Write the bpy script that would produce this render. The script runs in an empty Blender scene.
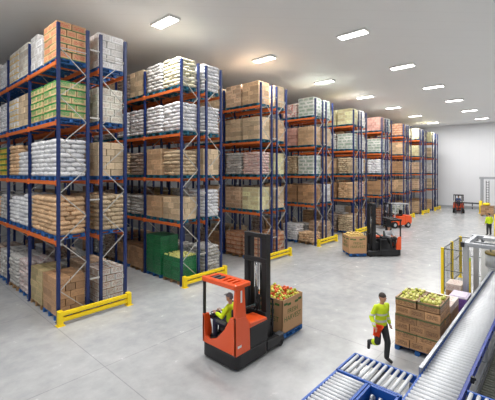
import bpy, bmesh, math, random
from mathutils import Vector, Matrix
random.seed(7)
PI = math.pi
scn = bpy.context.scene
COL = scn.collection

# ------------------------------------------------------------------ materials
def new_mat(name):
    m = bpy.data.materials.new(name); m.use_nodes = True
    nt = m.node_tree
    return m, nt, nt.nodes['Principled BSDF']

def rgb(h):
    r, g, b = [x / 255 for x in h]
    f = lambda c: c / 12.92 if c < .04045 else ((c + .055) / 1.055) ** 2.4
    return (f(r), f(g), f(b), 1)

def mix(nt, fac, a, b, mode='MIX'):
    n = nt.nodes.new('ShaderNodeMix'); n.data_type = 'RGBA'; n.blend_type = mode
    for i, v in ((0, fac), (6, a), (7, b)):
        if isinstance(v, bpy.types.NodeSocket): nt.links.new(v, n.inputs[i])
        else: n.inputs[i].default_value = v
    return n.outputs[2]

def mth(nt, op, a, b=0.0, c=0.0):
    n = nt.nodes.new('ShaderNodeMath'); n.operation = op
    for i, v in enumerate((a, b, c)):
        if isinstance(v, bpy.types.NodeSocket): nt.links.new(v, n.inputs[i])
        else: n.inputs[i].default_value = v
    return n.outputs[0]

def noise(nt, vec, scale, detail=2.0, rough=.5):
    n = nt.nodes.new('ShaderNodeTexNoise'); n.inputs['Scale'].default_value = scale
    n.inputs['Detail'].default_value = detail; n.inputs['Roughness'].default_value = rough
    if vec is not None: nt.links.new(vec, n.inputs['Vector'])
    return n.outputs['Fac']

def objco(nt): return nt.nodes.new('ShaderNodeTexCoord').outputs['Object']

def ramp(nt, fac, p0, p1):
    n = nt.nodes.new('ShaderNodeMapRange'); n.inputs['From Min'].default_value = p0; n.inputs['From Max'].default_value = p1
    nt.links.new(fac, n.inputs['Value']); return n.outputs['Result']

def bump(nt, bs, h, strength=.3, dist=.01):
    b = nt.nodes.new('ShaderNodeBump'); b.inputs['Strength'].default_value = strength; b.inputs['Distance'].default_value = dist
    nt.links.new(h, b.inputs['Height']); nt.links.new(b.outputs['Normal'], bs.inputs['Normal'])

def paint(name, col, rough=.5, metal=0.0, var=.12, scale=6, bmp=0.0, coat=0.0):
    m, nt, bs = new_mat(name)
    c = rgb(col); oc = objco(nt)
    f = noise(nt, oc, scale, 4)
    d = tuple(x * (1 - var) for x in c[:3]) + (1,)
    l = tuple(min(1, x * (1 + var)) for x in c[:3]) + (1,)
    nt.links.new(mix(nt, f, d, l), bs.inputs['Base Color'])
    bs.inputs['Roughness'].default_value = rough; bs.inputs['Metallic'].default_value = metal
    bs.inputs['Coat Weight'].default_value = coat
    if bmp: bump(nt, bs, f, bmp)
    return m

def rnd_val(nt):
    u = nt.nodes.new('ShaderNodeUVMap'); u.uv_map = 'rnd'
    s = nt.nodes.new('ShaderNodeSeparateXYZ'); nt.links.new(u.outputs[0], s.inputs[0])
    oi = nt.nodes.new('ShaderNodeObjectInfo')
    return mth(nt, 'FRACT', mth(nt, 'ADD', s.outputs[0], oi.outputs['Random'])), oi

def carton_mat(name, col, pr=None, amount=.5, band=None, bandpos=(.8, .95), rough=.55, coat=.15, scale=9):
    """board colour, a broken printed patch on each face, an optional printed band"""
    m, nt, bs = new_mat(name); c = rgb(col)
    r, oi = rnd_val(nt)
    base = mix(nt, r, tuple(x * .8 for x in c[:3]) + (1,), tuple(min(.9, x * 1.42) for x in c[:3]) + (1,))
    uv = nt.nodes.new('ShaderNodeUVMap'); uv.uv_map = 'UVMap'
    sp = nt.nodes.new('ShaderNodeSeparateXYZ'); nt.links.new(uv.outputs[0], sp.inputs[0])
    x, y = sp.outputs[0], sp.outputs[1]
    if pr:
        cm = nt.nodes.new('ShaderNodeCombineXYZ')
        nt.links.new(mth(nt, 'ADD', x, mth(nt, 'MULTIPLY', r, 37)), cm.inputs[0])
        nt.links.new(mth(nt, 'MULTIPLY', y, 1.6), cm.inputs[1])
        n = noise(nt, cm.outputs[0], scale, 2)
        k = mth(nt, 'GREATER_THAN', n, 1 - amount)
        mx = mth(nt, 'LESS_THAN', mth(nt, 'ABSOLUTE', mth(nt, 'SUBTRACT', x, .5)), .38)
        my = mth(nt, 'LESS_THAN', mth(nt, 'ABSOLUTE', mth(nt, 'SUBTRACT', y, .5)), .27)
        k = mth(nt, 'MULTIPLY', k, mth(nt, 'MULTIPLY', mx, my))
        base = mix(nt, mth(nt, 'MULTIPLY', k, .8), base, rgb(pr))
        sm = noise(nt, objco(nt), 9, 5, .8)
        base = mix(nt, ramp(nt, sm, .46, .7), base, mix(nt, .38, base, (.1, .08, .07, 1)))
    if band:
        k = mth(nt, 'MULTIPLY', mth(nt, 'GREATER_THAN', y, bandpos[0]), mth(nt, 'LESS_THAN', y, bandpos[1]))
        base = mix(nt, k, base, rgb(band))
    nt.links.new(base, bs.inputs['Base Color'])
    bs.inputs['Roughness'].default_value = rough; bs.inputs['Coat Weight'].default_value = coat
    bs.inputs['Coat Roughness'].default_value = .25
    bump(nt, bs, noise(nt, objco(nt), 9, 3), .35, .02)
    return m

def sack_mat(name, col, pr=None, amount=.42, rough=.55, coat=.1):
    m, nt, bs = new_mat(name); c = rgb(col)
    r, oi = rnd_val(nt)
    oc = objco(nt)
    va = nt.nodes.new('ShaderNodeVectorMath'); va.operation = 'ADD'
    nt.links.new(oc, va.inputs[0])
    cm = nt.nodes.new('ShaderNodeCombineXYZ'); nt.links.new(mth(nt, 'MULTIPLY', r, 9), cm.inputs[0]); nt.links.new(cm.outputs[0], va.inputs[1])
    n = noise(nt, va.outputs[0], 9, 3)
    base = mix(nt, r, tuple(x * .8 for x in c[:3]) + (1,), tuple(min(.92, x * 1.25) for x in c[:3]) + (1,))
    if pr:
        base = mix(nt, ramp(nt, n, 1 - amount, 1 - amount + .04), base, rgb(pr))
    nt.links.new(base, bs.inputs['Base Color'])
    bs.inputs['Roughness'].default_value = rough; bs.inputs['Coat Weight'].default_value = coat
    bump(nt, bs, noise(nt, va.outputs[0], 12, 4, .65), .8, .05)
    return m

def emis(name, col, st):
    m, nt, bs = new_mat(name)
    bs.inputs['Base Color'].default_value = (.8, .8, .8, 1)
    bs.inputs['Emission Color'].default_value = col; bs.inputs['Emission Strength'].default_value = st
    return m

MT = {}
MT['blue'] = paint('rack_blue', (20, 41, 94), .42, 0, .1)
MT['orange'] = paint('beam_orange', (216, 110, 50), .45, 0, .12)
MT['galv'] = paint('galvanised', (188, 186, 180), .5, .1, .1)
MT['yellow'] = paint('safety_yellow', (246, 214, 20), .5, 0, .06)
MT['pallet_blue'] = paint('pallet_blue', (38, 96, 160), .7, 0, .3, 12)
MT['pallet_teal'] = paint('pallet_teal', (30, 104, 128), .7, 0, .3, 12)
MT['pallet_wood'] = paint('pallet_wood', (150, 120, 84), .75, 0, .25, 12)
MT['rt_orange'] = paint('truck_orange', (232, 84, 24), .35, 0, .04, 3, 0, .4)
MT['rt_black'] = paint('truck_black', (30, 30, 33), .45, .1, .15)
MT['rt_grey'] = paint('truck_grey', (70, 72, 76), .5, .1, .1)
MT['rubber'] = paint('rubber', (24, 24, 25), .8, 0, .1)
MT['steel'] = paint('bright_steel', (205, 207, 210), .3, .75, .05)
MT['chrome'] = paint('chrome', (220, 222, 225), .18, .9, .03)
MT['alu'] = paint('aluminium', (178, 182, 188), .35, .55, .05)
MT['conv_blue'] = paint('conveyor_blue', (22, 82, 170), .4, 0, .08)
MT['conv_blue2'] = paint('conveyor_dark_blue', (46, 66, 150), .4, 0, .1)
MT['roller'] = paint('roller_grey', (220, 223, 227), .4, .1, .05)
MT['roller_dark'] = paint('roller_dark', (128, 130, 120), .5, .3, .1)
MT['white_paint'] = paint('white_paint', (228, 228, 224), .45, 0, .04)
MT['light_grey'] = paint('light_grey', (176, 180, 184), .45, 0, .06)
MT['olive'] = paint('olive_lid', (136, 118, 60), .6)
MT['lime'] = paint('lime_cap', (190, 214, 40), .5)
MT['screen'] = paint('screen_glass', (70, 84, 84), .15)
MT['skin'] = paint('skin', (198, 146, 118), .55, 0, .05)
MT['hair'] = paint('dark_hair', (66, 58, 54), .8, 0, .2, 40)
MT['cap_grey'] = paint('grey_cap', (104, 104, 106), .8)
MT['eye'] = paint('eye', (30, 24, 22), .3)
MT['navy'] = paint('navy_cloth', (40, 42, 66), .85, 0, .15, 14, .3)
MT['charcoal'] = paint('charcoal_cloth', (50, 52, 54), .85, 0, .15, 14, .3)
MT['bluecloth'] = paint('blue_cloth', (60, 84, 130), .85, 0, .15, 14, .3)
MT['greycloth'] = paint('pale_grey_cloth', (190, 190, 194), .85, 0, .15, 14, .3)
MT['boot'] = paint('boot_black', (28, 27, 27), .6)
MT['orangecloth'] = paint('orange_cloth', (252, 84, 28), .7, 0, .1, 20, .3)
MT['purple'] = carton_mat('purple_carton', (98, 68, 140), (70, 44, 110), .45)
MT['dark_wire'] = paint('dark_wire', (84, 86, 86), .5, .3)
MT['print_green'] = paint('green_print', (62, 104, 52), .7, 0, .15, 30)
MT['binboard'] = paint('bin_board', (190, 148, 108), .7, 0, .07, 5, .1)

def hivis():
    m, nt, bs = new_mat('hi_vis_yellow')
    oc = objco(nt); s = nt.nodes.new('ShaderNodeSeparateXYZ'); nt.links.new(oc, s.inputs[0])
    z = s.outputs[2]
    k = 0
    b1 = mth(nt, 'LESS_THAN', mth(nt, 'ABSOLUTE', mth(nt, 'SUBTRACT', z, 1.06)), .03)
    b2 = mth(nt, 'LESS_THAN', mth(nt, 'ABSOLUTE', mth(nt, 'SUBTRACT', z, 1.24)), .025)
    k = mth(nt, 'MAXIMUM', b1, b2)
    f = noise(nt, oc, 9, 4)
    y = mix(nt, f, rgb((196, 222, 20)), rgb((226, 246, 40)))
    nt.links.new(mix(nt, k, y, rgb((214, 216, 206))), bs.inputs['Base Color'])
    bs.inputs['Roughness'].default_value = .7
    bump(nt, bs, f, .5, .02)
    return m
MT['hivis'] = hivis()
MT['limecloth'] = paint('lime_cloth', (206, 232, 26), .75, 0, .08, 9, .4)

def apple_mat(name, a, b):
    m, nt, bs = new_mat(name)
    oi = nt.nodes.new('ShaderNodeObjectInfo')
    f = noise(nt, objco(nt), 7, 3)
    k = mth(nt, 'FRACT', mth(nt, 'ADD', mth(nt, 'MULTIPLY', f, .8), mth(nt, 'MULTIPLY', oi.outputs['Random'], .5)))
    nt.links.new(mix(nt, k, rgb(a), rgb(b)), bs.inputs['Base Color'])
    bs.inputs['Roughness'].default_value = .35
    return m
MT['apple_red'] = apple_mat('apple_red', (206, 44, 26), (226, 108, 40))
MT['apple_yellow'] = apple_mat('apple_yellow', (234, 210, 70), (214, 206, 90))
MT['apple_green'] = apple_mat('apple_green', (150, 168, 52), (196, 200, 84))
MT['apple_pale'] = apple_mat('apple_pale', (240, 234, 160), (220, 218, 120))
MT['onion'] = apple_mat('pale_onion', (232, 208, 140), (214, 178, 100))

# ------------------------------------------------------------------ mesh builder
class B:
    def __init__(s):
        s.bm = bmesh.new(); s.uv = s.bm.loops.layers.uv.new('UVMap'); s.rv = s.bm.loops.layers.uv.new('rnd')
    def _fin(s, faces, mi, smooth, r=None):
        r = random.random() if r is None else r
        for f in faces:
            f.material_index = mi; f.smooth = smooth
            for l in f.loops: l[s.rv].uv = (r, r)
    def box(s, c, d, rz=0, mi=0, M=None, r=None):
        T = Matrix.Translation(c) @ Matrix.Rotation(rz, 4, 'Z')
        if M is not None: T = M @ T
        hx, hy, hz = d[0] / 2, d[1] / 2, d[2] / 2
        vs = [s.bm.verts.new(T @ Vector((x * hx, y * hy, z * hz))) for x in (-1, 1) for y in (-1, 1) for z in (-1, 1)]
        quads = [((0, 1, 3, 2), 0), ((5, 4, 6, 7), 0), ((1, 0, 4, 5), 1), ((2, 3, 7, 6), 1), ((0, 2, 6, 4), 2), ((1, 5, 7, 3), 2)]
        fs = []
        U = {(0): (1, 2), 1: (0, 2), 2: (0, 1)}
        sg = [((i >> 2) & 1, (i >> 1) & 1, i & 1) for i in range(8)]
        for q, ax in quads:
            f = s.bm.faces.new([vs[i] for i in q]); fs.append(f)
            a, b = U[ax]
            for l, i in zip(f.loops, q): l[s.uv].uv = (sg[i][a], sg[i][b])
        s._fin(fs, mi, False, r); return fs
    def bar(s, p, q, w, h=None, mi=0):
        p, q = Vector(p), Vector(q); h = h or w
        d = q - p; L = d.length; R = d.to_track_quat('X', 'Z').to_matrix().to_4x4()
        return s.box((0, 0, 0), (L, w, h), M=Matrix.Translation((p + q) / 2) @ R, mi=mi)
    def cyl(s, p, q, r, n=12, mi=0, r2=None, smooth=True):
        p, q = Vector(p), Vector(q); d = q - p
        R = d.to_track_quat('Z', 'Y').to_matrix(); r2 = r if r2 is None else r2
        A = [s.bm.verts.new(p + R @ Vector((r * math.cos(2 * PI * i / n), r * math.sin(2 * PI * i / n), 0))) for i in range(n)]
        Bv = [s.bm.verts.new(q + R @ Vector((r2 * math.cos(2 * PI * i / n), r2 * math.sin(2 * PI * i / n), 0))) for i in range(n)]
        fs = [s.bm.faces.new([A[i], A[(i + 1) % n], Bv[(i + 1) % n], Bv[i]]) for i in range(n)]
        s._fin(fs, mi, smooth)
        s._fin([s.bm.faces.new(A[::-1]), s.bm.faces.new(Bv)], mi, False)
    def tube(s, pts, r, n=8, mi=0):
        for a, b in zip(pts, pts[1:]): s.cyl(a, b, r, n, mi)
        for p in pts[1:-1]: s.ball(p, (r, r, r), 8, 6, mi)
    def ball(s, c, rad, nu=12, nv=8, mi=0, M=None):
        c = Vector(c); rings = []
        T = M or Matrix.Identity(4)
        top = s.bm.verts.new(T @ (c + Vector((0, 0, rad[2])))); bot = s.bm.verts.new(T @ (c - Vector((0, 0, rad[2]))))
        for j in range(1, nv):
            t = PI * j / nv
            rings.append([s.bm.verts.new(T @ (c + Vector((rad[0] * math.sin(t) * math.cos(2 * PI * i / nu), rad[1] * math.sin(t) * math.sin(2 * PI * i / nu), rad[2] * math.cos(t))))) for i in range(nu)])
        fs = []
        for i in range(nu):
            k = (i + 1) % nu
            fs.append(s.bm.faces.new([top, rings[0][i], rings[0][k]]))
            fs.append(s.bm.faces.new([bot, rings[-1][k], rings[-1][i]]))
            for a, b in zip(rings, rings[1:]): fs.append(s.bm.faces.new([a[i], b[i], b[k], a[k]]))
        s._fin(fs, mi, True)
    def prism(s, pts, ax, a, b, mi=0, smooth=False):
        """closed outline in the plane across axis ax, extruded from a to b"""
        def P(p, t):
            return {'x': (t, p[0], p[1]), 'y': (p[0], t, p[1]), 'z': (p[0], p[1], t)}[ax]
        A = [s.bm.verts.new(P(p, a)) for p in pts]; C = [s.bm.verts.new(P(p, b)) for p in pts]
        n = len(pts)
        fs = [s.bm.faces.new(A[::-1]), s.bm.faces.new(C)] + [s.bm.faces.new([A[i], A[(i + 1) % n], C[(i + 1) % n], C[i]]) for i in range(n)]
        s._fin(fs, mi, False)
    def sack(s, c, d, rz=0, mi=0, nx=7, ny=5, seed=0):
        rr = random.Random(seed)
        T = Matrix.Translation(c) @ Matrix.Rotation(rz, 4, 'Z')
        ph = [rr.uniform(0, 6) for _ in range(4)]
        def P(x, y, sg):
            pinch = 1 - .10 * abs(x * y) ** 2
            e = max(0, (1 - abs(x) ** 5) * (1 - abs(y) ** 5)) ** .45
            z = sg * .5 * d[2] * e * (1 + .10 * math.sin(3 * x + ph[0]) * math.cos(3 * y + ph[1]))
            z += .05 * d[2] * math.sin(2.5 * x + ph[2]) * e
            bulge = 1
            return T @ Vector((x * d[0] / 2 * pinch, y * d[1] / 2 * pinch, z))
        tp = {}; bt = {}
        for i in range(nx + 1):
            for j in range(ny + 1):
                x, y = math.sin((i / nx - .5) * PI), math.sin((j / ny - .5) * PI)
                edge = i in (0, nx) or j in (0, ny)
                tp[i, j] = s.bm.verts.new(P(x, y, 1))
                bt[i, j] = tp[i, j] if edge else s.bm.verts.new(P(x, y, -1))
        fs = []
        for i in range(nx):
            for j in range(ny):
                for D, o in ((tp, 1), (bt, -1)):
                    q = [D[i, j], D[i + 1, j], D[i + 1, j + 1], D[i, j + 1]][::o]
                    if D is bt and all(v in tp.values() for v in q): pass
                    try: f = s.bm.faces.new(q)
                    except ValueError: continue
                    fs.append(f)
                    for l in f.loops: l[s.uv].uv = (i / nx, j / ny)
        s._fin(fs, mi, True)
    def mesh(s, name, bev=0):
        if bev:
            bmesh.ops.bevel(s.bm, geom=list(s.bm.edges), offset=bev, segments=1, affect='EDGES', profile=.7)
        me = bpy.data.meshes.new(name); s.bm.to_mesh(me); s.bm.free(); return me
    def done(s, name, mats, parent=None, loc=None, bev=0):
        me = s.mesh(name, bev)
        for m in (mats if isinstance(mats, (list, tuple)) else [mats]): me.materials.append(MT[m] if isinstance(m, str) else m)
        return link(name, me, parent, loc)

def link(name, data, parent=None, loc=None, rz=0):
    o = bpy.data.objects.new(name, data); COL.objects.link(o)
    if parent is not None: o.parent = parent
    if loc is not None: o.location = loc
    if rz: o.rotation_euler = (0, 0, rz)
    return o

def tag(o, label, cat, group=None, kind=None):
    o['label'] = label; o['category'] = cat
    if group: o['group'] = group
    if kind: o['kind'] = kind
    return o

def thing(name, label, cat, loc=(0, 0, 0), rz=0, group=None):
    o = link(name, None, None, loc, rz); o.empty_display_size = .2
    return tag(o, label, cat, group)

def struct(o): o['kind'] = 'structure'; return o

def dup(o, parent=None):
    c = o.copy(); COL.objects.link(c); c.parent = parent
    for ch in list(o.children): dup(ch, c)
    return c

# ------------------------------------------------------------------ room
X0, X1, Y0, Y1, HC = -9.0, 55.0, -13.0, 46.0, 11.4
def floor_mat():
    m, nt, bs = new_mat('polished_concrete')
    oc = objco(nt); s = nt.nodes.new('ShaderNodeSeparateXYZ'); nt.links.new(oc, s.inputs[0])
    n1 = noise(nt, oc, .35, 5, .6); n2 = noise(nt, oc, 2.2, 6, .65); n3 = noise(nt, oc, 30, 3)
    f = mth(nt, 'ADD', mth(nt, 'MULTIPLY', n1, .5), mth(nt, 'MULTIPLY', n2, .5))
    c = mix(nt, ramp(nt, f, .34, .66), rgb((160, 163, 165)), rgb((190, 191, 192)))
    c = mix(nt, mth(nt, 'MULTIPLY', n3, .12), c, rgb((120, 122, 124)))
    # saw-cut joints
    def joint(v, off, pitch):
        a = mth(nt, 'ABSOLUTE', mth(nt, 'SUBTRACT', mth(nt, 'FRACT', mth(nt, 'DIVIDE', mth(nt, 'SUBTRACT', v, off - pitch / 2), pitch)), .5))
        return mth(nt, 'LESS_THAN', a, .012 / pitch)
    k = mth(nt, 'MAXIMUM', joint(s.outputs[0], 4.16, 5.5), joint(s.outputs[1], 8.7, 5.0))
    c = mix(nt, mth(nt, 'MULTIPLY', k, .3), c, rgb((84, 84, 84)))
    nt.links.new(c, bs.inputs['Base Color'])
    nt.links.new(mth(nt, 'ADD', mth(nt, 'MULTIPLY', n2, .2), .14), bs.inputs['Roughness'])
    bs.inputs['Specular IOR Level'].default_value = .5
    return m
def wall_mat(name, col, rough, pitch=1.15):
    m, nt, bs = new_mat(name)
    oc = objco(nt); s = nt.nodes.new('ShaderNodeSeparateXYZ'); nt.links.new(oc, s.inputs[0])
    sm = mth(nt, 'ADD', s.outputs[0], s.outputs[1])
    k = mth(nt, 'LESS_THAN', mth(nt, 'FRACT', mth(nt, 'DIVIDE', sm, pitch)), .012)
    c = mix(nt, noise(nt, oc, .4, 3), tuple(x * .96 for x in rgb(col)[:3]) + (1,), rgb(col))
    nt.links.new(mix(nt, mth(nt, 'MULTIPLY', k, .25), c, (.4, .4, .4, 1)), bs.inputs['Base Color'])
    bs.inputs['Roughness'].default_value = rough
    return m
FM = floor_mat(); WM = wall_mat('white_wall_panel', (232, 234, 238), .5)
CM = wall_mat('ceiling_panel', (246, 246, 245), .5, 1.2)
def slab(name, c, d, m):
    b = B(); b.box(c, d); o = b.done(name, m); return struct(o)
W, D = X1 - X0, Y1 - Y0; cxm, cym = (X0 + X1) / 2, (Y0 + Y1) / 2
slab('floor', (cxm, cym, -.1), (W, D, .2), FM)
slab('ceiling', (cxm, cym, HC + .1), (W, D, .2), CM)
slab('wall_far', (X1 + .1, cym, HC / 2), (.2, D + .4, HC), WM)
slab('wall_near', (X0 - .1, cym, HC / 2), (.2, D + .4, HC), WM)
slab('wall_back', (cxm, Y1 + .1, HC / 2), (W, .2, HC), WM)
slab('wall_right', (cxm, Y0 - .1, HC / 2), (W, .2, HC), WM)
slab('baseboard_far', (X1 - .06, cym, .15), (.12, D, .3), MT['light_grey'])

# ------------------------------------------------------------------ ceiling lamps, and unseen fill lights added out of frame
LAMP_W = 260
lamp_mat = emis('lamp_diffuser', (1, .98, .94, 1), 14)
US = [-4.8, 1.9, 8.6, 15.2, 21.9, 28.7, 35.4, 42.3, 49.6]  # leading column is unseen, added to brighten cargo faces turned towards the camera
ORD = ['first', 'second', 'third', 'fourth', 'fifth', 'sixth', 'seventh', 'eighth', 'ninth']
for vi, v in enumerate((12.5, 7.2, 1.9, -3.4)):
    for ui, u in enumerate(US):
        ld = bpy.data.lights.new('ceiling_and_fill_light', 'AREA'); ld.shape = 'RECTANGLE'; ld.size = .5; ld.size_y = 1.3
        ld.energy = LAMP_W * (1.25, 1.0, .4, .3)[vi] * (.85 if ui < 2 else 1); ld.color = (1, .985, .965)
        lo = bpy.data.objects.new('lamp_and_fill_light', ld); COL.objects.link(lo)
        vis = vi < 2 and not (ui < 2) and not (vi == 1 and ui == 2)
        if vis:
            row = ('row above the rack ends', 'row above the open floor')[vi]
            n = ui - 2 if vi == 0 else ui - 3
            t = thing('ceiling_lamp', 'white rectangular ceiling lamp, %s from the camera in the %s' % (ORD[n], row), 'ceiling lamp', (u, v, HC), 0, 'ceiling lamps')
            b = B(); b.box((0, 0, -.05), (.56, 1.4, .1)); b.done('lamp_housing', 'white_paint', t)
            b = B(); b.box((0, 0, -.105), (.46, 1.28, .014)); b.done('diffuser', lamp_mat, t)
            lo.parent = t; lo.location = (0, 0, -.13)
        else:
            lo.location = (u, v, HC - .13)  # out of view: added fill light alone, no lamp built

# ------------------------------------------------------------------ cargo
STY = {}
def S(key, form, mat, desc, sz=None): STY[key] = (form, mat, desc, sz)
S('ws', 'sack', sack_mat('white_sack', (242, 242, 246), (196, 200, 212), .4, coat=.25), 'white sack')
S('wg', 'sack', sack_mat('greyish_sack', (206, 204, 200), (150, 146, 142), .45), 'grey white sack')
S('wr', 'sack', sack_mat('red_print_sack', (214, 204, 200), (158, 52, 62), .43), 'red printed white sack')
S('wp', 'sack', sack_mat('pink_print_sack', (222, 206, 198), (206, 118, 110), .46), 'pink printed white sack')
S('wgn', 'sack', sack_mat('green_print_sack', (226, 216, 190), (84, 146, 76), .40), 'cream and green sack')
S('ts', 'sack', sack_mat('tan_sack', (222, 186, 146), (182, 136, 96), .42), 'tan paper sack')
S('tb', 'sack', sack_mat('pale_tan_sack', (206, 186, 154), (164, 132, 100), .45), 'beige sack')
S('gb', 'sack', sack_mat('grey_brown_sack', (178, 162, 148), (120, 92, 78), .46), 'grey brown sack')
S('wc', 'carton', carton_mat('white_carton', (226, 222, 216), (168, 160, 154), .5), 'white carton')
S('wy', 'carton', carton_mat('white_yellow_carton', (228, 222, 210), (222, 178, 48), .5, (222, 178, 48), (.15, .3)), 'white and yellow carton')
S('wb', 'carton', carton_mat('white_brown_carton', (226, 220, 210), (160, 104, 64), .5, (150, 100, 62), (.9, 1.1)), 'white and brown carton')
S('ro', 'carton', carton_mat('red_print_carton', (206, 160, 116), (206, 74, 50), .5, (92, 140, 84), (.0, .1)), 'brown and red printed carton')
S('gn', 'carton', carton_mat('green_print_carton', (206, 182, 132), (46, 152, 74), .54, (34, 138, 62), (.78, .98)), 'tan and green carton')
S('bg', 'carton', carton_mat('beige_carton', (206, 184, 152), (172, 138, 100), .42), 'beige carton')
S('tn', 'carton', carton_mat('tan_carton', (204, 172, 136), (160, 120, 84), .45), 'tan carton')
S('sp', 'carton', carton_mat('speckled_carton', (208, 180, 150), (164, 118, 88), .5, scale=16), 'speckled brown carton')
S('br', 'carton', carton_mat('brown_carton', (172, 134, 98), (124, 88, 60), .42), 'brown carton')
S('bo', 'carton', carton_mat('brown_orange_carton', (184, 136, 100), (224, 214, 200), .45, (150, 60, 40), (.0, .15)), 'brown and white carton')
S('yg', 'carton', carton_mat('yellow_green_carton', (176, 156, 116), (110, 130, 50), .45), 'yellow green carton')
S('mx', 'carton', carton_mat('multi_carton', (226, 196, 70), (190, 50, 40), .5, (60, 130, 60), (.7, 1)), 'yellow red and green carton')
S('gw', 'carton', carton_mat('green_white_carton', (208, 214, 204), (92, 136, 106), .55, scale=13), 'green speckled white carton')
S('pk', 'carton', carton_mat('pink_carton', (226, 164, 150), (236, 212, 200), .45), 'pink carton')
S('cr', 'carton', carton_mat('cream_carton', (222, 208, 166), (190, 160, 96), .45), 'cream carton')
S('lb', 'carton', carton_mat('pale_carton', (214, 206, 194), (180, 156, 132), .5), 'pale grey beige carton')
S('gc', 'crate', carton_mat('green_crate', (22, 118, 70), (200, 220, 204), .36, coat=.3, rough=.4, scale=11), 'green crate')

def layout(form, n, drop=0, seed=0):
    """items of a unit load 1.0 deep (x) and 1.24 wide (y); returns (c, d) from pallet top"""
    rr = random.Random(seed); out = []
    h = {'sack': .158, 'carton': .25, 'crate': .2}[form]
    DX, DY = .98, 1.24
    for k in range(n):
        z = .15 + h * (k + .5)
        if form == 'sack':
            if k % 2 == 0: g = [((i - .5) * DX / 2, (j - 1) * DY / 3, DX / 2 + .03, DY / 3 + .03) for i in (0, 1) for j in (0, 1, 2)]
            else: g = [((i - 1) * DX / 3, (j - .5) * DY / 2, DX / 3 + .03, DY / 2 + .03) for i in (0, 1, 2) for j in (0, 1)]
        elif form == 'carton':
            if k % 2 == 0: g = [((i - .5) * DX / 2, (j - 1) * DY / 3, DX / 2 - .022, DY / 3 - .022) for i in (0, 1) for j in (0, 1, 2)]
            else: g = [((i - 1) * DX / 3, (j - .5) * DY / 2, DX / 3 - .022, DY / 2 - .022) for i in (0, 1, 2) for j in (0, 1)]
        else:
            g = [((i - .5) * DX / 2, (j - .5) * DY / 2, DX / 2 - .01, DY / 2 - .01) for i in (0, 1) for j in (0, 1)]
        if k == n - 1 and drop: rr.shuffle(g); g = g[:len(g) - drop]
        for x, y, dx, dy in g:
            j = .02 if form == 'sack' else .008
            out.append(((x + rr.uniform(-j, j), y + rr.uniform(-j, j), z), (dx, dy, h * (rr.uniform(1.12, 1.26) if form == 'sack' else .955)), rr.uniform(-.06, .06) if form == 'sack' else rr.uniform(-.01, .01)))
    return out

def crate_into(b, c, d, rz):
    x, y, z = c
    b.box((x, y, z - .01), (d[0] - .03, d[1] - .03, d[2] - .03), rz)
    for dz in (d[2] / 2 - .02, -d[2] / 2 + .012): b.box((x, y, z + dz), (d[0], d[1], .03), rz)
    for sx in (-1, 1):
        for sy in (-1, 1): b.box((x + sx * (d[0] / 2 - .02), y + sy * (d[1] / 2 - .02), z), (.035, .035, d[2] - .01), 0)

# shared unit meshes (unit footprint, scaled on each object)
UNIT = {}
def unit_mesh(key, var):
    form, mat = STY[key][0], STY[key][1]
    k = (key, var)
    if k not in UNIT:
        b = B()
        if form == 'sack': b.sack((0, 0, 0), (1, 1, 1), seed=var, nx=8, ny=6)
        elif form == 'carton':
            b.box((0, 0, 0), (1, 1, 1)); b.box((0, 0, .5), (.06, 1.0, .012)); 
        else: crate_into(b, (0, 0, 0), (1, 1, 1), 0)
        if form == 'crate':
            b.bm.free(); b = B()
            b.box((0, 0, -.02), (.94, .95, .9)); b.box((0, 0, .43), (1, 1, .14)); b.box((0, 0, -.45), (.99, .99, .1)); b.box((0, 0, .1), (.97, .975, .08))
            for sx in (-1, 1):
                for sy in (-1, 1): b.box((sx * .46, sy * .465, 0), (.07, .06, .96))
        me = b.mesh(form, .012 if form == 'carton' else 0); me.materials.append(mat); UNIT[k] = me
    return UNIT[k]
PAL = {}
def pallet_mesh(m):
    if m not in PAL:
        b = B()
        for i in range(6): b.box((-.5 + .09 + i * .164, 0, .135), (.13, 1.2, .022))
        for j in (-.53, 0, .53): b.box((0, j, .114), (1.0, .1, .02))
        for i in (-.43, 0, .43):
            for j in (-.53, 0, .53): b.box((i, j, .062), (.12, .13, .086))
        for j in (-.53, 0, .53): b.box((0, j, .01), (1.0, .1, .02))
        me = b.mesh('pallet'); me.materials.append(MT[m]); PAL[m] = me
    return PAL[m]
STACK = {}
def stack_mesh(key, n, drop):
    k = (key, n, drop)
    if k not in STACK:
        form, mat = STY[key][0], STY[key][1]; b = B()
        for i, (c, d, rz) in enumerate(layout(form, n, drop, hash(str(k)) % 97 if False else n * 7 + drop)):
            if form == 'sack': b.sack(c, d, rz, nx=5, ny=5, seed=i % 6)
            elif form == 'carton': b.box(c, d, rz)
            else: crate_into(b, c, d, rz)
        me = b.mesh('stack'); me.materials.append(mat); STACK[k] = me
    return STACK[k]

GROUP = {'sack': 'pallet loads of sacks on the racks', 'carton': 'pallet loads of cartons on the racks', 'crate': 'pallet loads of green crates'}
def load(key, loc, label, n, drop=0, fine=True, pal='pallet_blue', rz=0, group=None):
    form = STY[key][0]
    t = thing('pallet_load', label, 'pallet load', loc, rz, group or GROUP[form])
    link('pallet', pallet_mesh(pal), t)
    if fine:
        rr = random.Random(int(loc[0] * 31 + loc[1] * 17 + loc[2] * 7))
        for c, d, r in layout(form, n, drop, rr.randrange(999)):
            o = link(form, unit_mesh(key, rr.randrange(4) if form == 'sack' else 0), t, c, r)
            dd = list(d)
            if form == 'sack' and rr.random() < .5:
                o.rotation_euler = (0, 0, r + PI)
            o.scale = dd
    else:
        link({'sack': 'sack_stack', 'carton': 'carton_stack', 'crate': 'crate_stack'}[form], stack_mesh(key, n, drop), t)
    return t

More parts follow.
